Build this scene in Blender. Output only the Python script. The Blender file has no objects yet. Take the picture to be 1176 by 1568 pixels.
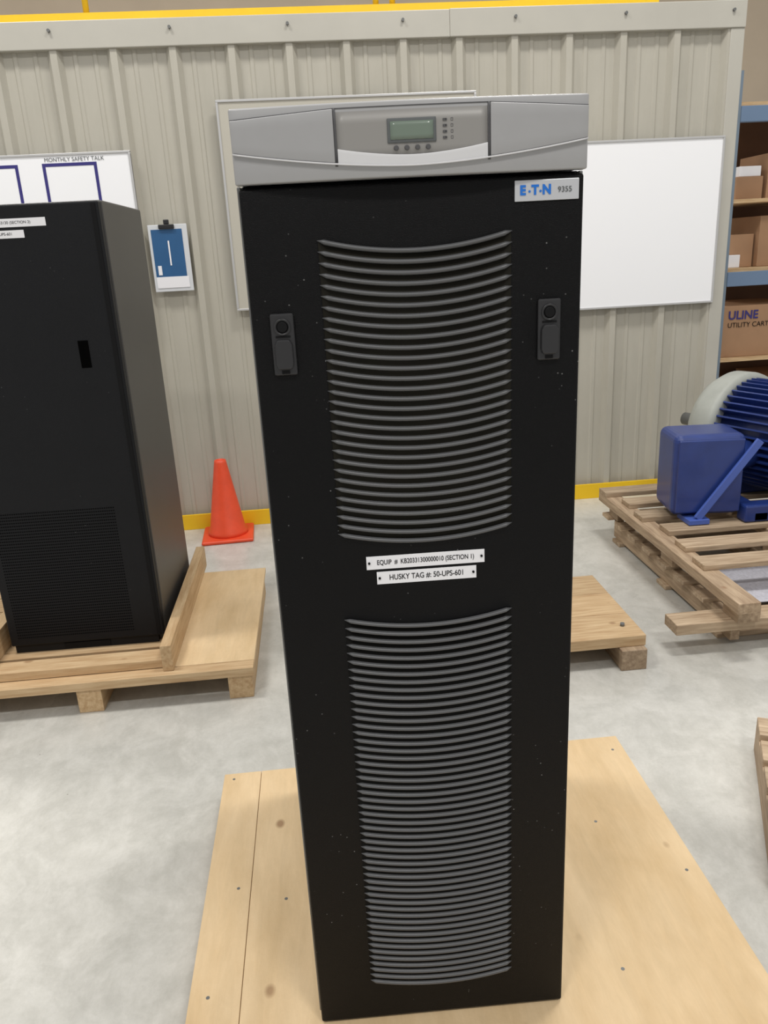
import bpy, bmesh, math, random
from mathutils import Matrix, Vector
random.seed(4)
scn=bpy.context.scene
try: scn.view_settings.view_transform='Standard'
except Exception: pass
COL=bpy.context.collection
def lin(c):
    return tuple(((v/255)/12.92 if v/255<=0.04045 else (((v/255)+0.055)/1.055)**2.4) for v in c)+(1,)
# ---------------- materials
def mat(name,rgb,rough=.5,metal=0,var=0.0,scale=8,bump=0.0,bscale=200,spec=.5,rgb2=None,stretch=(1,1,1),island=0.0,rvar=0.0,coat=0):
    m=bpy.data.materials.new(name);m.use_nodes=True;nt=m.node_tree;N=nt.nodes;L=nt.links
    b=N["Principled BSDF"];b.inputs["Base Color"].default_value=lin(rgb);b.inputs["Roughness"].default_value=rough
    b.inputs["Metallic"].default_value=metal;b.inputs["Specular IOR Level"].default_value=spec;b.inputs["Coat Weight"].default_value=coat
    tc=N.new("ShaderNodeTexCoord");mp=N.new("ShaderNodeMapping");mp.inputs["Scale"].default_value=stretch;L.new(tc.outputs["Object"],mp.inputs[0])
    nz=N.new("ShaderNodeTexNoise");nz.inputs["Scale"].default_value=scale;nz.inputs["Detail"].default_value=6;nz.inputs["Roughness"].default_value=.6;L.new(mp.outputs[0],nz.inputs[0])
    cr=N.new("ShaderNodeValToRGB");cr.color_ramp.elements[0].position=.3;cr.color_ramp.elements[1].position=.7
    c1=lin(rgb);c2=lin(rgb2) if rgb2 else tuple(min(1,v*(1-var)) for v in c1[:3])+(1,)
    cr.color_ramp.elements[0].color=c2;cr.color_ramp.elements[1].color=c1;L.new(nz.outputs["Fac"],cr.inputs[0])
    out=cr.outputs[0]
    if island>0:
        g=N.new("ShaderNodeNewGeometry");h=N.new("ShaderNodeHueSaturation")
        mr=N.new("ShaderNodeMapRange");mr.inputs[3].default_value=1-island;mr.inputs[4].default_value=1+island*.6
        L.new(g.outputs["Random Per Island"],mr.inputs[0]);L.new(mr.outputs[0],h.inputs["Value"]);L.new(out,h.inputs["Color"]);out=h.outputs[0]
    L.new(out,b.inputs["Base Color"])
    if rvar>0:
        mr=N.new("ShaderNodeMapRange");mr.inputs[3].default_value=max(0,rough-rvar);mr.inputs[4].default_value=rough+rvar;L.new(nz.outputs["Fac"],mr.inputs[0]);L.new(mr.outputs[0],b.inputs["Roughness"])
    if bump>0:
        n2=N.new("ShaderNodeTexNoise");n2.inputs["Scale"].default_value=bscale;n2.inputs["Detail"].default_value=3;L.new(tc.outputs["Object"],n2.inputs[0])
        bm=N.new("ShaderNodeBump");bm.inputs["Strength"].default_value=bump;bm.inputs["Distance"].default_value=.002;L.new(n2.outputs["Fac"],bm.inputs["Height"]);L.new(bm.outputs[0],b.inputs["Normal"])
    return m
def specks(m,scale,thr,col,fac,mscale=2.0,mlo=.45,mhi=.6,stretch=(1,1,1)):
    nt=m.node_tree;N=nt.nodes;L=nt.links;b=N["Principled BSDF"];src=b.inputs["Base Color"].links[0].from_socket
    tc=N.new("ShaderNodeTexCoord");mp=N.new("ShaderNodeMapping");mp.inputs["Scale"].default_value=stretch;L.new(tc.outputs["Object"],mp.inputs[0])
    vo=N.new("ShaderNodeTexVoronoi");vo.inputs["Scale"].default_value=scale;L.new(mp.outputs[0],vo.inputs[0])
    cr=N.new("ShaderNodeValToRGB");cr.color_ramp.elements[0].position=thr*.5;cr.color_ramp.elements[0].color=(1,1,1,1);cr.color_ramp.elements[1].position=thr;cr.color_ramp.elements[1].color=(0,0,0,1)
    L.new(vo.outputs["Distance"],cr.inputs[0])
    nz=N.new("ShaderNodeTexNoise");nz.inputs["Scale"].default_value=mscale;nz.inputs["Detail"].default_value=4;L.new(tc.outputs["Object"],nz.inputs[0])
    mr=N.new("ShaderNodeMapRange");mr.inputs[1].default_value=mlo;mr.inputs[2].default_value=mhi;L.new(nz.outputs["Fac"],mr.inputs[0])
    a=N.new("ShaderNodeMath");a.operation='MULTIPLY';L.new(cr.outputs[0],a.inputs[0]);L.new(mr.outputs[0],a.inputs[1])
    c=N.new("ShaderNodeMath");c.operation='MULTIPLY';c.inputs[1].default_value=fac;L.new(a.outputs[0],c.inputs[0])
    mx=N.new("ShaderNodeMix");mx.data_type='RGBA';L.new(c.outputs[0],mx.inputs["Factor"]);L.new(src,mx.inputs["A"]);mx.inputs["B"].default_value=lin(col);L.new(mx.outputs["Result"],b.inputs["Base Color"])
def mulnoise(m,layers):
    nt=m.node_tree;N=nt.nodes;L=nt.links;b=N["Principled BSDF"];tc=N.new("ShaderNodeTexCoord")
    for sc,dist,lo,hi,p0,p1,st in layers:
        src=b.inputs["Base Color"].links[0].from_socket
        mp=N.new("ShaderNodeMapping");mp.inputs["Scale"].default_value=st;L.new(tc.outputs["Object"],mp.inputs[0])
        n=N.new("ShaderNodeTexNoise");n.inputs["Scale"].default_value=sc;n.inputs["Detail"].default_value=12;n.inputs["Roughness"].default_value=.72;n.inputs["Distortion"].default_value=dist;L.new(mp.outputs[0],n.inputs[0])
        cr=N.new("ShaderNodeValToRGB");e=cr.color_ramp.elements;e[0].position=p0;e[0].color=(lo,lo,lo*.99,1);e[1].position=p1;e[1].color=(hi,hi,hi,1)
        L.new(n.outputs["Fac"],cr.inputs[0])
        mx=N.new("ShaderNodeMix");mx.data_type='RGBA';mx.blend_type='MULTIPLY';mx.inputs["Factor"].default_value=1
        L.new(src,mx.inputs["A"]);L.new(cr.outputs[0],mx.inputs["B"]);L.new(mx.outputs["Result"],b.inputs["Base Color"])
def woodmat(name,axis,light,dark,island=.18,knots=True,scale=5,st=None):
    st=st or {'x':(1.2,14,14),'y':(14,1.2,14),'z':(14,14,1.2)}[axis]
    m=mat(name,light,.7,0,0,scale,.25,90,rgb2=dark,stretch=st,island=island)
    if knots: specks(m,6.5,.10,(125,80,42),.65,1.5,.3,.5,{'x':(.7,1,1),'y':(1,.7,1),'z':(1,1,.7)}[axis])
    return m
# ---------------- builders
def empty(name,loc=(0,0,0),rz=0):
    e=bpy.data.objects.new(name,None);COL.objects.link(e);e.location=loc;e.rotation_euler=(0,0,rz);e.empty_display_size=.1;return e
def finish(name,bm,mats,parent=None,smooth=False,bevel=0,seg=2):
    bmesh.ops.recalc_face_normals(bm,faces=bm.faces[:])
    me=bpy.data.meshes.new(name);bm.to_mesh(me);bm.free()
    for m in (mats if isinstance(mats,(list,tuple)) else [mats]): me.materials.append(m)
    ob=bpy.data.objects.new(name,me);COL.objects.link(ob)
    if parent: ob.parent=parent
    if smooth:
        for p in me.polygons:p.use_smooth=True
    if bevel:
        md=ob.modifiers.new("b","BEVEL");md.width=bevel;md.segments=seg;md.limit_method='ANGLE';md.angle_limit=math.radians(40)
    return ob
def addbox(bm,x0,x1,y0,y1,z0,z1,mi=0,M=None):
    vs=[Vector((x,y,z)) for x in (x0,x1) for y in (y0,y1) for z in (z0,z1)]
    if M: vs=[M@v for v in vs]
    v=[bm.verts.new(c) for c in vs]
    for f in [(0,1,3,2),(4,6,7,5),(0,4,5,1),(2,3,7,6),(0,2,6,4),(1,5,7,3)]:
        fc=bm.faces.new([v[i] for i in f]);fc.material_index=mi
def boxes(name,lst,mats,parent=None,bevel=0,seg=2):
    bm=bmesh.new()
    for b in lst: addbox(bm,*b)
    return finish(name,bm,mats,parent,bevel=bevel,seg=seg)
def cyl(bm,p0,p1,r0,r1=None,n=24,mi=0,cap=True):
    r1=r0 if r1 is None else r1
    p0=Vector(p0);p1=Vector(p1);d=(p1-p0).normalized();q=d.to_track_quat('Z','Y')
    a=[bm.verts.new(p0+q@Vector((r0*math.cos(t),r0*math.sin(t),0))) for t in [2*math.pi*i/n for i in range(n)]]
    b=[bm.verts.new(p1+q@Vector((r1*math.cos(t),r1*math.sin(t),0))) for t in [2*math.pi*i/n for i in range(n)]]
    for i in range(n):
        f=bm.faces.new([a[i],a[(i+1)%n],b[(i+1)%n],b[i]]);f.material_index=mi;f.smooth=True
    if cap:
        bm.faces.new(a[::-1]).material_index=mi;bm.faces.new(b).material_index=mi
def revolve(bm,prof,p0,d,n=48,mi=0):
    p0=Vector(p0);d=Vector(d).normalized();q=d.to_track_quat('Z','Y');rings=[]
    for r,t in prof:
        rings.append([bm.verts.new(p0+d*t+q@Vector((r*math.cos(2*math.pi*i/n),r*math.sin(2*math.pi*i/n),0))) for i in range(n)])
    for a,b in zip(rings,rings[1:]):
        for i in range(n):
            f=bm.faces.new([a[i],a[(i+1)%n],b[(i+1)%n],b[i]]);f.material_index=mi;f.smooth=True
    bm.faces.new(rings[0][::-1]).material_index=mi;bm.faces.new(rings[-1]).material_index=mi
def strip(name,xs,zl,zh,yf,th,m,parent,bevel=0.0,smooth=False):
    bm=bmesh.new();rows=[]
    nz=4
    for x in xs:
        y=yf(x);a=zl(x);b=zh(x)
        fr=[bm.verts.new((x,y,a+(b-a)*k/nz)) for k in range(nz+1)]
        bk=[bm.verts.new((x,y+th,a)),bm.verts.new((x,y+th,b))]
        rows.append((fr,bk))
    for (f0,b0),(f1,b1) in zip(rows,rows[1:]):
        for k in range(nz): bm.faces.new([f0[k],f1[k],f1[k+1],f0[k+1]]).smooth=True
        bm.faces.new([b0[0],b0[1],b1[1],b1[0]]);bm.faces.new([f0[0],b0[0],b1[0],f1[0]]);bm.faces.new([f0[-1],f1[-1],b1[1],b0[1]])
    for f,b in (rows[0],rows[-1]): bm.faces.new(f+[b[1],b[0]])
    return finish(name,bm,m,parent,bevel=bevel,smooth=smooth)
def text(name,body,size,loc,m,parent=None,rz=0,roll=0,align='LEFT',sx=1.0,bold=0.0):
    c=bpy.data.curves.new(name,"FONT");c.body=body;c.size=size;c.align_x=align;c.align_y='CENTER';c.offset=bold
    t=bpy.data.objects.new(name,c);COL.objects.link(t)
    bpy.context.view_layer.update()
    me=bpy.data.meshes.new_from_object(t);bpy.data.objects.remove(t)
    ob=bpy.data.objects.new(name,me);COL.objects.link(ob);me.materials.append(m)
    ob.matrix_world=Matrix.Translation(loc)@Matrix.Rotation(rz,4,'Z')@Matrix.Rotation(roll,4,'Y')@Matrix.Rotation(math.pi/2,4,'X')@Matrix.Diagonal((sx,1,1,1))
    if parent: ob.parent=parent
    return ob
def frange(a,b,n): return [a+(b-a)*i/n for i in range(n+1)]
I3=(1,1,1)
# materials
M_black=mat("black_powdercoat",(11,11,13),.36,0,.15,30,.6,700,spec=.16)
specks(M_black,60,.085,(150,150,150),.7,4,.46,.6)
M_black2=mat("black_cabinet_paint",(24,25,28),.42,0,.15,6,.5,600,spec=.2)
specks(M_black2,40,.07,(130,130,130),.7,3,.5,.62)
M_side=mat("side_panel_lit_black",(58,57,56),.38,0,.2,3,.3,700)  # side of the black cabinet; its greyish lighting is put into the colour
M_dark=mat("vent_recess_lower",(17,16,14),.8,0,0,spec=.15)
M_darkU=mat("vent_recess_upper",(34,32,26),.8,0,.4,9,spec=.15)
M_slat=mat("louver_slat_lit",(84,85,87),.36,0,0,spec=.5)  # black steel slats, greyed to carry the overhead light they catch
M_edge=mat("edge_steel_grey",(115,116,115),.4,.3)
M_silver=mat("bezel_silver_plastic",(166,166,167),.4,.15,.03,40)
M_silverD=mat("bezel_panel_grey",(146,144,141),.45,.1)
M_silverL=mat("bezel_light_silver",(214,214,216),.35,.1)
M_line=mat("bezel_groove",(80,80,82),.6)
M_lcd=mat("lcd_green_grey",(112,126,114),.2,0,spec=.6)
M_lcdf=mat("lcd_frame_grey",(90,94,95),.5)
M_txt=mat("black_print",(12,12,14),.6,spec=.2)
M_label=mat("white_label",(238,238,242),.45)
M_blueTxt=mat("blue_print",(20,110,205),.5)
M_charcoal=mat("latch_charcoal",(46,46,48),.34,.2)
M_wall=mat("metal_siding_greige",(187,183,171),.38,0,.07,2,.08,40)
mulnoise(M_wall,[(3,.3,.94,1.02,.35,.65,(3,3,.5))])
M_trim=mat("trim_metal",(190,187,177),.42,0,.08,3)
M_yel=mat("yellow_paint",(244,200,30),.5,0,.08,5)
M_wb=mat("whiteboard_surface",(250,251,254),.25)
M_alu=mat("aluminium_frame",(200,200,200),.35,.4)
M_navy=mat("navy_tape",(50,45,120),.5)
M_far=mat("far_wall_tan",(205,188,165),.8,0,.1,1.2)
M_ply=woodmat("plywood_sheet",'y',(231,204,164),(212,182,138),0,True,3,(3,.9,3))
mulnoise(M_ply,[(6,.6,.92,1.02,.35,.65,(5,.7,5)),(1.5,.3,.93,1.03,.35,.65,I3)])
M_wx=woodmat("pine_board_x",'x',(212,185,146),(180,146,106))
M_wy=woodmat("pine_board_y",'y',(210,183,144),(178,144,103))
M_wgx=woodmat("aged_board_x",'x',(200,178,150),(150,126,100),.25)
M_wgy=woodmat("aged_board_y",'y',(193,170,142),(142,118,94),.25)
M_or=mat("cone_orange",(240,84,48),.45,0,.15,12)
M_blue=mat("motor_blue_paint",(38,60,128),.35,0,.25,10,coat=.2)
M_bluel=mat("strap_blue_light",(74,98,176),.4)
M_mgrey=mat("motor_endbell_grey",(172,175,168),.5,0,.15,10)
M_rack=mat("rack_beam_blue",(112,135,165),.5)
M_rackp=mat("rack_post_grey",(120,135,150),.5)
M_card=mat("cardboard",(176,138,106),.8,0,.12,6,island=.2)
M_cardD=mat("cardboard_dark",(110,80,60),.8,0,.15,6,island=.25)
M_foam=mat("speckled_sheet",(205,205,215),.7,0,.3,90)
M_floor=mat("polished_concrete",(211,209,203),.30,0,0,.9,.05,30,rgb2=(190,189,184),rvar=.10)
mulnoise(M_floor,[(5,.5,.87,1.03,.40,.58,I3),(24,.3,.93,1.03,.38,.62,(1,.6,1)),(90,0,.96,1.02,.35,.65,I3)])
specks(M_floor,9,.03,(120,118,112),.7,2,.4,.5)

# ---------------- room
D=3.536
boxes("floor",[(-7,9,-6,12,-.1,0)],M_floor)
boxes("wall_far",[(-7,9,11.5,11.7,0,7)],M_far)
def prof():
    xs=[]
    for i in range(-14,13):
        xc=-1.36+.3015*i
        for dx,h in [(-.040,0),(-.017,.034),(.017,.034),(.040,0),(.085,0),(.092,.005),(.108,.005),(.115,0),(.186,0),(.193,.005),(.209,.005),(.216,0)]:
            xs.append((xc+dx,h))
    return [(x,h) for x,h in xs if -5<x<2.29]
bm=bmesh.new();P=prof();prev=None
for x,h in P:
    a=bm.verts.new((x,D-h,0.02));b=bm.verts.new((x,D-h,2.75))
    if prev: bm.faces.new([prev[0],a,b,prev[1]])
    prev=(a,b)
x0=P[0][0];x1=P[-1][0]
c=[bm.verts.new(v) for v in [(x0,D+.1,.02),(x1,D+.1,.02),(x1,D+.1,2.75),(x0,D+.1,2.75)]]
bm.faces.new(c)
finish("wall_back",bm,M_wall)
boxes("trim_1",[(-5,.70,D-.045,D+.1,2.636,2.765),(.70,2.335,D-.047,D+.1,2.636,2.768)],M_trim,bevel=.004)
boxes("trim_2",[(2.255,2.335,D-.04,D+.12,0,2.636)],M_trim,bevel=.004)
boxes("baseboard_back",[(-5,2.335,D-.05,D-.036,0,.095)],M_yel,bevel=.002)
bm=bmesh.new()
for i in range(-6,7):
    x=-1.36+.603*i
    if x<2.3: cyl(bm,(x,D-.045,2.72),(x,D-.06,2.72),.008,n=8)
finish("trim_3",bm,M_edge)
gr=empty("guard_rail",(0,0,0))
boxes("toe_board",[(-5,1.9,D+.105,D+.12,2.74,2.835)],M_yel,gr)
bm=bmesh.new()
for x in (-3,-1.2,.33,.42,1.85):
    cyl(bm,(x,D+.14,2.74),(x,D+.14,3.9),.016)
cyl(bm,(-5,D+.14,3.9),(1.85,D+.14,3.9),.02);cyl(bm,(-5,D+.14,3.4),(1.85,D+.14,3.4),.02)
finish("rails",bm,M_yel,gr)

# ---------------- wall boards
def board(name,x0,x1,z0,z1,m=M_wb,fr=.012):
    e=empty(name,(0,0,0));y=D-.05
    boxes("panel",[(x0,x1,y,y+.012,z0,z1)],m,e)
    f=fr
    boxes("frame",[(x0,x1,y-.006,y+.012,z1-f,z1),(x0,x1,y-.006,y+.012,z0,z0+f),(x0,x0+f,y-.006,y+.012,z0+f,z1-f),(x1-f,x1,y-.006,y+.012,z0+f,z1-f)],M_alu,e,bevel=.002)
    return e
e=board("whiteboard",1.04,2.264,1.183,2.1)
e=board("whiteboard",-2.25,-1.04,1.24,2.153)
y=D-.0515
def rect(l,x0,x1,z0,z1,w=.016):
    l+= [(x0,x1,y,y+.001,z1-w,z1),(x0,x1,y,y+.001,z0,z0+w),(x0,x0+w,y,y+.001,z0+w,z1-w),(x1-w,x1,y,y+.001,z0+w,z1-w)]
l=[];rect(l,-1.505,-1.222,1.72,2.105);rect(l,-1.9,-1.63,1.72,2.105);boxes("marker_boxes",l,M_navy,e)
text("heading","MONTHLY SAFETY TALK",.028,(-1.49,y-.001,2.121),M_lcdf,e)
e=board("wall_panel",-.565,.834,1.293,2.376,mat("panel_grey",(188,184,172),.4))

# clipboard
e=empty("clipboard",(0,0,0))
boxes("board",[(-1.005,-.793,D-.045,D-.04,1.42,1.775)],mat("acrylic_frame",(212,215,219),.3),e,bevel=.004)
boxes("sheet",[(-.99,-.822,D-.047,D-.0455,1.50,1.75)],mat("blue_sheet",(42,92,140),.5,0,.1,20),e)
boxes("marks",[(-.905,-.897,D-.049,D-.0475,1.56,1.69),(-.975,-.955,D-.049,D-.0475,1.51,1.56),(-.99,-.812,D-.048,D-.0465,1.44,1.50)],M_label,e)
boxes("clip",[(-.945,-.86,D-.06,D-.045,1.752,1.775),(-.915,-.885,D-.058,D-.045,1.775,1.80)],M_charcoal,e,bevel=.004)

# ---------------- traffic cone
e=empty("traffic_cone",(-.742,3.32,0),.05)
boxes("base",[(-.15,.15,-.15,.15,0,.022)],M_or,e,bevel=.012,seg=3)
bm=bmesh.new();revolve(bm,[(.118,.0),(.115,.03),(.104,.045),(.036,.44),(.033,.455),(.024,.457),(.022,.44)],(0,0,.015),(0,0,1))
finish("body",bm,M_or,e)

# ---------------- main UPS cabinet
ups=empty("ups_cabinet",(0,0,.001),-.0338)
zb=.085;zt=1.769
boxes("body",[(-.246,.246,.022,.76,zb+.01,1.672)],M_black,ups,bevel=.003)
boxes("side_edges",[(-.2515,-.246,.020,.76,zb+.012,1.672),(.246,.2515,.020,.76,zb+.012,1.672)],M_edge,ups,bevel=.0015)
boxes("door",[(-.2475,.2475,0,.02,zb+.004,1.667)],M_black,ups,bevel=.004,seg=3)
boxes("plinth",[(-.24,.24,.03,.75,zb,zb+.03)],M_black,ups)
sag=lambda x:-.020*(1-(x/.143)**2)
def vent(tag,z1,n,pitch,back):
    zlo=z1-pitch*(n-1)
    strip("vent_back_"+tag,frange(-.141,.141,24),lambda x:zlo+sag(x)-.002,lambda x:z1+sag(x)+.002,lambda x:-.0012,.001,back,ups)
    bm=bmesh.new()
    prof=[(0.0,-.0036),(-.0030,-.0032),(-.0056,-.0014),(-.0058,.0008),(-.0036,.0030),(0,.0038)]
    for i in range(n):
        zc=z1-pitch*i;rings=[]
        xs=frange(-.1425,.1425,28)
        for x in xs:
            k=min(1,(.1425-abs(x))/.006); k=math.sqrt(max(0,1-(1-k)**2)); k=max(k,.12)
            rings.append([bm.verts.new((x,-.001+py*k,zc+sag(x)+pz*k)) for py,pz in prof])
        for a,b in zip(rings,rings[1:]):
            for j in range(len(prof)-1):
                f=bm.faces.new([a[j],b[j],b[j+1],a[j+1]]);f.smooth=True
        bm.faces.new(rings[0]);bm.faces.new(rings[-1][::-1])
    finish("louvers_"+tag,bm,M_slat,ups)
vent("upper",1.594,30,.01555,M_darkU)
vent("lower",.989,52,.01563,M_dark)
for i,xc in enumerate((-.2025,.1985)):
    zc=1.4495
    boxes(f"latch_plate_{i+1}",[(xc-.0175,xc+.0175,-.006,0,zc-.0455,zc+.0455)],M_charcoal,ups,bevel=.004,seg=3)
    bm=bmesh.new();revolve(bm,[(.0125,0),(.0125,.002),(.0105,.0026),(.0095,.0004)],(xc,-.006,zc+.026),(0,-1,0),n=28)
    cyl(bm,(xc,-.0065,zc+.026),(xc,-.0085,zc+.026),.009,.007,n=24,mi=1)
    finish(f"latch_lock_{i+1}",bm,[M_charcoal,M_txt],ups)
    bm=bmesh.new()
    o=[(-.010,-.036),(.010,-.036),(.013,-.028),(.013,0),(.009,.008),(-.009,.008),(-.013,0),(-.013,-.028)]
    a=[bm.verts.new((xc+px,-.0125,zc+pz)) for px,pz in o];b=[bm.verts.new((xc+px,-.005,zc+pz)) for px,pz in o]
    bm.faces.new(a);bm.faces.new(b[::-1])
    for k in range(8): bm.faces.new([a[k],a[(k+1)%8],b[(k+1)%8],b[k]])
    finish(f"latch_paddle_{i+1}",bm,M_charcoal,ups,bevel=.0025,seg=3)
    boxes(f"latch_notch_{i+1}",[(xc-.006,xc+.006,-.0066,-.0055,zc-.043,zc-.0375),(xc-.011,xc+.011,-.0068,-.006,zc+.0105,zc+.0135)],M_txt,ups)
def label(nm,x0,x1,z0,z1,s,size,roll,sx):
    e=boxes(nm,[(-(x1-x0)/2,(x1-x0)/2,-.0008,0,-(z1-z0)/2,(z1-z0)/2)],M_label,ups)
    e.location=((x0+x1)/2,-.0003,(z0+z1)/2);e.rotation_euler=(0,roll,0)
    text(nm+"_text",s,size,((x0+x1)/2,-.0016,(z0+z1)/2),M_txt,ups,roll=roll,align='CENTER',sx=sx,bold=.00012)
    bm=bmesh.new()
    for xx in (x0+.0045,x1-.005): cyl(bm,(xx,-.001,(z0+z1)/2),(xx,-.003,(z0+z1)/2),.002,n=12)
    finish(nm+"_screws",bm,M_txt,ups)
label("label_equipment",-.0995,.0965,1.0765,1.0995,"EQUIP  #  KB20331300000010 (SECTION 1)",.0118,0.0,.74)
label("label_tag",-.0835,.0825,1.0495,1.0715,"HUSKY TAG #: 50-UPS-601",.0135,0,.80)
boxes("badge",[(.146,.240,-.002,0,1.6325,1.661)],mat("badge_silver",(200,202,206),.35,.3),ups,bevel=.0012)
for k,(ch,xx) in enumerate([("E",.1535),("T",.1705),("N",.186)]): text(f"badge_letter_{k+1}",ch,.0175,(xx,-.0028,1.6468),M_blueTxt,ups,bold=.0009,sx=.95)
bm=bmesh.new()
for xx in (.1675,.1835): cyl(bm,(xx,-.0019,1.6455),(xx,-.0028,1.6455),.0017,n=12)
finish("badge_dots",bm,M_blueTxt,ups)
text("badge_model","9355",.0105,(.2085,-.0028,1.6462),M_lcdf,ups,bold=.0001)
# bezel
yb=lambda o:(lambda x:-.004-.016*(1-(x/.2505)**2)-o)
swoosh=lambda x:1.6865+.0255*(abs(x)/.25)**1.7
boxes("bezel_core",[(-.2475,.2475,.0,.74,1.674,1.768)],M_silver,ups,bevel=.004)
strip("bezel_base",frange(-.2505,.2505,40),lambda x:1.672,lambda x:zt,yb(0),.02,M_silver,ups,bevel=.0025)
wtop=lambda x:1.7535+.0075*max(0,(1-((abs(x)-.11)/.14)))
strip("bezel_wing_1",frange(-.2495,-.1085,16),lambda x:swoosh(x)+.001,wtop,yb(.0035),.004,M_silver,ups,bevel=.0012)
strip("bezel_wing_2",frange(.1085,.2495,16),lambda x:swoosh(x)+.001,wtop,yb(.0035),.004,M_silver,ups,bevel=.0012)
strip("bezel_center",frange(-.1045,.1045,20),lambda x:1.695,lambda x:1.757,yb(.0006),.001,M_silverD,ups)
strip("bezel_groove_1",frange(-.1085,-.1050,2),lambda x:1.689,lambda x:1.762,yb(.0012),.001,M_line,ups)
strip("bezel_groove_2",frange(.1050,.1085,2),lambda x:1.689,lambda x:1.762,yb(.0012),.001,M_line,ups)
strip("bezel_line_1",frange(-.2495,-.1085,16),lambda x:wtop(x)+.0002,lambda x:wtop(x)+.0012,yb(.0008),.001,M_line,ups)
strip("bezel_line_2",frange(.1085,.2495,16),lambda x:wtop(x)+.0002,lambda x:wtop(x)+.0012,yb(.0008),.001,M_line,ups)
strip("bezel_line_3",frange(-.1085,.1085,16),lambda x:1.7612,lambda x:1.7622,yb(.0008),.001,M_line,ups)
strip("bezel_crescent",frange(-.1045,.1045,24),lambda x:swoosh(x)-.001,lambda x:1.7000+.011*(abs(x)/.1045)**1.8,yb(.003),.003,M_silverL,ups,bevel=.0008)
strip("bezel_swoosh_highlight",frange(-.2495,.2495,50),lambda x:swoosh(x)-.0014,lambda x:swoosh(x)+.0006,yb(.0042),.005,M_silverL,ups)  # highlight line along the swoosh, painted as a thin pale strip
strip("bezel_lcd_frame",frange(-.035,.0325,8),lambda x:1.7150,lambda x:1.7460,yb(.0022),.002,M_lcdf,ups,bevel=.0008)
strip("bezel_lcd",frange(-.031,.0285,8),lambda x:1.7190,lambda x:1.7420,yb(.0028),.001,M_lcd,ups)
bm=bmesh.new()
for k in range(4):
    xx=-.0235+.0148*k;y0=yb(.002)(xx);cyl(bm,(xx,y0,1.7085),(xx,y0-.003,1.7085),.0036,.0031,n=20)
finish("bezel_buttons",bm,M_line,ups,bevel=.0005)
bm=bmesh.new()
for k in range(4):
    zz=1.7420-.0075*k;y0=yb(.0006)(.045)
    addbox(bm,.0420,.0465,y0-.0012,y0,zz-.0014,zz+.0014);cyl(bm,(.0465,y0,zz),(.0465,y0-.0012,zz),.0014,n=12)
finish("bezel_leds",bm,M_line,ups)
bm=bmesh.new()
for k in range(4):
    zz=1.7420-.0075*k;y0=yb(.0006)(.055)
    for dz in (-.0016,.0016): addbox(bm,.0530,.0562,y0-.0004,y0,zz+dz-.0002,zz+dz+.0002)
    for xx in (.0530,.0558): addbox(bm,xx,xx+.0004,y0-.0004,y0,zz-.0016,zz+.0016)
finish("bezel_icons",bm,M_line,ups)

# plywood base
pb=empty("plywood_pallet",(0,0,0),-.005)
boxes("sheet",[(-.418,.695,-.42,.868,.066,.085)],M_ply,pb,bevel=.001)
boxes("sheet_edge",[(-.53,-.4195,-.42,.868,.066,.085)],M_ply,pb,bevel=.001)
boxes("runners",[(x-.045,x+.045,-.40,.85,0,.066) for x in (-.47,.08,.64)],M_wy,pb,bevel=.002)
bm=bmesh.new()
for x,yy in [(-.33,.35),(-.5,.84),(-.45,.40),(-.36,-.1),(.66,.8),(.66,.3),(.4,.05),(-.49,.1),(.5,.5)]:
    cyl(bm,(x,yy,.0845),(x,yy,.0855),.0042,n=12)
finish("screws",bm,M_edge,pb)

# ---------------- left cabinet
cb=empty("server_cabinet",(-.832,1.71,0),-.015)
W=.60;Dp=.66;z0=.135;z1=1.79
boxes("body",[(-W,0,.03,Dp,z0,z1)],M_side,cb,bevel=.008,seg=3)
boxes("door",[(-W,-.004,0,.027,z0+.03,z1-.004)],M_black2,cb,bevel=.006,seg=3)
boxes("door_edge",[(-.03,-.0145,-.002,.0,z0+.035,z1-.01)],M_txt,cb)
boxes("kick",[(-W+.01,-.03,.012,.04,z0-.004,z0+.028)],M_black2,cb)
boxes("base_gap",[(-.40,-.22,.009,.013,z0+.004,z0+.024)],M_txt,cb)
boxes("latch_slot",[(-.147,-.112,-.002,0,1.235,1.33)],mat("slot_black",(2,2,2),.9,spec=.05),cb)
bm=bmesh.new()
for r in range(44):
    for k in range(56):
        x=-.565+.445*k/55.;z=.20+.51*r/43.
        addbox(bm,x-.0026,x+.0026,-.0008,.0,z-.0022,z+.0022)
finish("perforations",bm,mat("perforation_dark",(8,8,9),.9,spec=.1),cb)
boxes("labels",[(-.42,-.185,-.001,0,1.715,1.742),(-.42,-.262,-.001,0,1.68,1.705)],M_label,cb)
text("label_text_1","EQUIP # KB2033130 (SECTION 2)",.0125,(-.415,-.002,1.729),M_txt,cb)
text("label_text_2","50-UPS-601",.0125,(-.36,-.002,1.693),M_txt,cb)
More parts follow.
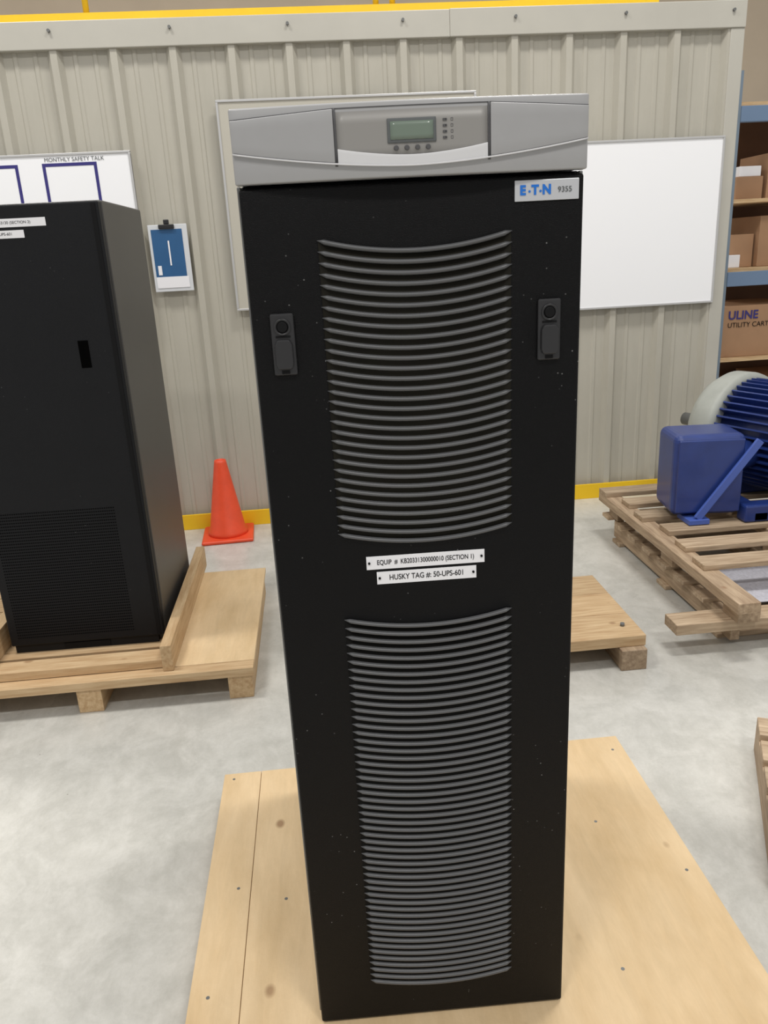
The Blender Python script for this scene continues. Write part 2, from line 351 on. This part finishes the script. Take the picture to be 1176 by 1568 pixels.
# pallet 1
p1=empty("wooden_pallet",(0,0,0))
boxes("front_boards",[(-1.75,-.47,1.44,1.50,.095,.13,0),(-1.75,-.80,1.505,1.66,.095,.13,0)]+[(-1.75,-.80,1.68+.16*i,1.83+.16*i,.095,.13,0) for i in range(5)],[M_wx],p1,bevel=.002)
boxes("deck_panel",[(-.797,-.47,1.503,2.43,.11,.13,0)],[M_ply],p1,bevel=.002)
boxes("skids",[(x-.045,x+.045,1.45,2.42,.0,.095,0) for x in (-.525,-1.08,-1.65)],[M_wy],p1,bevel=.002)
boxes("side_rail",[(-.805,-.765,1.47,2.52,.131,.235,0)],[M_wy],p1,bevel=.002)
boxes("front_rail",[(-1.42,-.808,1.50,1.59,.131,.165,0)],[M_wx],p1,bevel=.002)
boxes("left_rail",[(-1.52,-1.47,1.47,2.45,.131,.235,0)],[M_wy],p1,bevel=.002)

# pallet 2
p2=empty("wooden_pallet",(0,0,0))
boxes("deck_boards",[(.02,1.03,1.41+.2*i,1.607+.2*i,.085,.13,0) for i in range(3)],[M_wx],p2,bevel=.003)
boxes("skids",[(x-.05,x+.05,1.38,1.99,.0,.085,0) for x in (.08,.55,.975)],[M_wgy],p2,bevel=.003)
bm=bmesh.new();cyl(bm,(.97,1.50,.13),(.97,1.50,.142),.009,n=8);finish("bolt",bm,M_edge,p2)

# pallet 3 : two stacked aged pallets carrying motor
p3=empty("pallet_stack",(0,0,0))
boxes("lower_bottom_boards",[(1.40,2.5,1.56,1.66,.0,.02,0),(1.40,2.5,2.05,2.15,0,.02,0),(1.40,2.5,2.62,2.72,0,.02,0)],[M_wgx],p3,bevel=.003)
boxes("lower_stringers",[(x,x+.04,1.5,2.75,.02,.115,0) for x in (1.42,1.9,2.4)],[M_wgy],p3,bevel=.003)
boxes("lower_deck",[(1.17,2.5,1.45,1.56,.09,.135,0)]+[(1.38,2.5,1.66+.18*i,1.75+.18*i,.115,.135,0) for i in range(7)],[M_wgx],p3,bevel=.003)
boxes("upper_blocks",[(x,x+.09,yy,yy+.12,.135,.205,0) for x in (1.40,1.9,2.38) for yy in (1.42,2.0,2.66)],[M_wgy],p3,bevel=.003)
boxes("upper_stringers",[(x,x+.09,1.36,2.84,.205,.25,0) for x in (1.36,1.9,2.4)],[M_wgy],p3,bevel=.003)
boxes("upper_deck",[(1.385+.02*(i%3),2.52,1.68+.21*i,1.79+.21*i,.25,.275,0) for i in range(5)]+[(1.36,2.52,2.73,2.84,.25,.275,0)],[M_wgx],p3,bevel=.003)
boxes("packing_sheet",[(1.50,2.35,1.58,1.95,.136,.139,0)],[M_foam],p3)

# motor
mo=empty("electric_motor",(0,0,0))
ax=Vector((.40,-.92,0)).normalized();c0=Vector((2.05,2.78,.582))
bm=bmesh.new()
revolve(bm,[(.05,-.14),(.12,-.13),(.21,-.10),(.27,-.05),(.300,0.0),(.302,.08),(.298,.10),(.27,.11)],c0,ax,mi=0,n=64)
revolve(bm,[(.228,.10),(.23,.62)],c0,ax,mi=1)
revolve(bm,[(.26,.60),(.28,.63),(.27,.74),(.2,.80),(.06,.82)],c0,ax,mi=1)
cyl(bm,c0-ax*.30,c0-ax*.1,.035,mi=2)
q=ax.to_track_quat('Z','Y')
for i in range(44):
    t=2*math.pi*i/44
    Mx=Matrix.Translation(c0)@q.to_matrix().to_4x4()@Matrix.Rotation(t,4,'Z')
    addbox(bm,.22,.275,-.004,.004,.11,.60,1,Mx)
finish("housing",bm,[M_mgrey,M_blue,M_edge],mo)
boxes("feet",[(1.80,2.45,2.12,2.20,.277,.36),(1.95,2.45,2.55,2.62,.277,.36),(1.84,1.92,2.12,2.62,.277,.33)],M_blue,mo,bevel=.01)
jb=boxes("junction_box",[(-.165,.165,-.13,.13,-.195,.195)],M_blue,mo,bevel=.035,seg=4);jb.location=(1.66,2.32,.50);jb.rotation_euler=(0,0,-.12)
s=boxes("box_lid",[(-.150,.150,-.012,0,-.175,.175)],M_blue,mo,bevel=.009,seg=3);s.location=(1.644,2.188,.50);s.rotation_euler=(0,0,-.12)
bm=bmesh.new();cyl(bm,(1.78,2.34,.52),(1.95,2.40,.54),.07);finish("conduit_neck",bm,M_blue,mo)
s=boxes("bracket",[(-.018,.018,-.008,.008,-.225,.225)],M_bluel,mo,bevel=.003);s.location=(1.715,2.145,.487);s.rotation_euler=(0,.62,-.1)
s=boxes("bracket_foot",[(-.05,.05,-.01,.12,0,.025)],M_bluel,mo,bevel=.003);s.location=(1.59,2.15,.278)

# pallet 4 lower right
p4=empty("wooden_pallet",(1.15,.84,0),-.45)
boxes("deck_boards",[(0,1.0,-.10-.13*i,.0-.13*i,.095,.12,0) for i in range(5)],[M_wgx],p4,bevel=.003)
boxes("skids",[(x,x+.05,-.62,0,.0,.095,0) for x in (.0,.45,.95)],[M_wgy],p4,bevel=.003)

# ---------------- rack
rk=empty("storage_rack",(0,0,0))
boxes("posts",[(2.80,2.86,4.45,4.51,0,2.6),(2.80,2.86,5.25,5.31,0,2.6),(5.2,5.26,4.45,4.51,0,2.6),(5.2,5.26,5.25,5.31,0,2.6)],M_rackp,rk)
boxes("beams",[(2.86,5.2,4.44,4.49,z,z+.10) for z in (2.285,1.205)],M_rack,rk,bevel=.004)
boxes("shelf_boards",[(2.86,5.2,4.46,5.3,z,z+.025) for z in (2.385,1.77,1.305,.66)]+[(2.86,5.2,4.5,5.3,.12,.15)],M_wx,rk)
boxes("back_panel",[(2.86,5.2,5.27,5.29,0,2.5)],M_cardD,rk)
cx=empty("cardboard_boxes",(0,0,0))
L=[(2.88,3.5,4.52,5.1,.686,1.06),(2.9,3.12,4.6,4.95,1.331,1.56),(3.13,3.6,4.55,5.1,1.331,1.68),(2.95,3.15,4.6,5.0,1.796,1.95),(3.18,3.7,4.6,5.0,1.796,2.1),(2.9,3.3,4.6,5.1,.151,.45),(3.35,3.9,4.6,5.1,.151,.5),(3.55,4.2,4.6,5.1,.686,1.0)]
boxes("cartons",L,M_card,cx,bevel=.004)
boxes("bins",[(2.9,3.0,4.55,4.595,1.331,1.42),(2.98,3.14,4.62,4.8,1.951,2.02)],M_label,cx,bevel=.004)
text("carton_text","ULINE",.085,(2.93,4.515,.99),M_navy,cx,bold=.002)
text("carton_text_small","UTILITY CART",.05,(2.93,4.515,.92),M_txt,cx)

# ---------------- lights
w=bpy.data.worlds.new("world");scn.world=w;w.use_nodes=True
w.node_tree.nodes["Background"].inputs[0].default_value=(1,.985,.965,1);w.node_tree.nodes["Background"].inputs[1].default_value=.50
for i,(x,yy) in enumerate([(-2.9,6.6),(1.9,6.4),(-2.4,1.6),(1.6,1.2),(-2.2,-3.0),(1.6,-3.0)]):
    l=bpy.data.lights.new(f"highbay_lamp",'AREA');l.shape='RECTANGLE';l.size=1.3;l.size_y=.5;l.energy=122;l.color=(1,.975,.935)
    o=bpy.data.objects.new("highbay_lamp",l);COL.objects.link(o);o.location=(x,yy,6.2)

# ---------------- camera
cx_,cy_,cz_,yaw,pit,rol,f=-0.1624,-1.1996,1.5758,0.08,0.3201,0.0531,1203.5
F=Vector((math.sin(yaw)*math.cos(pit),math.cos(yaw)*math.cos(pit),-math.sin(pit)))
R0=Vector((math.cos(yaw),-math.sin(yaw),0));U0=R0.cross(F)
R=R0*math.cos(rol)-U0*math.sin(rol);U=R0*math.sin(rol)+U0*math.cos(rol)
cd=bpy.data.cameras.new("camera");cam=bpy.data.objects.new("camera",cd);COL.objects.link(cam)
cam.matrix_world=Matrix(((R.x,U.x,-F.x,cx_),(R.y,U.y,-F.y,cy_),(R.z,U.z,-F.z,cz_),(0,0,0,1)))
cd.sensor_fit='VERTICAL';cd.sensor_height=24;cd.lens=f/1568*24;cd.clip_start=.05
scn.camera=cam
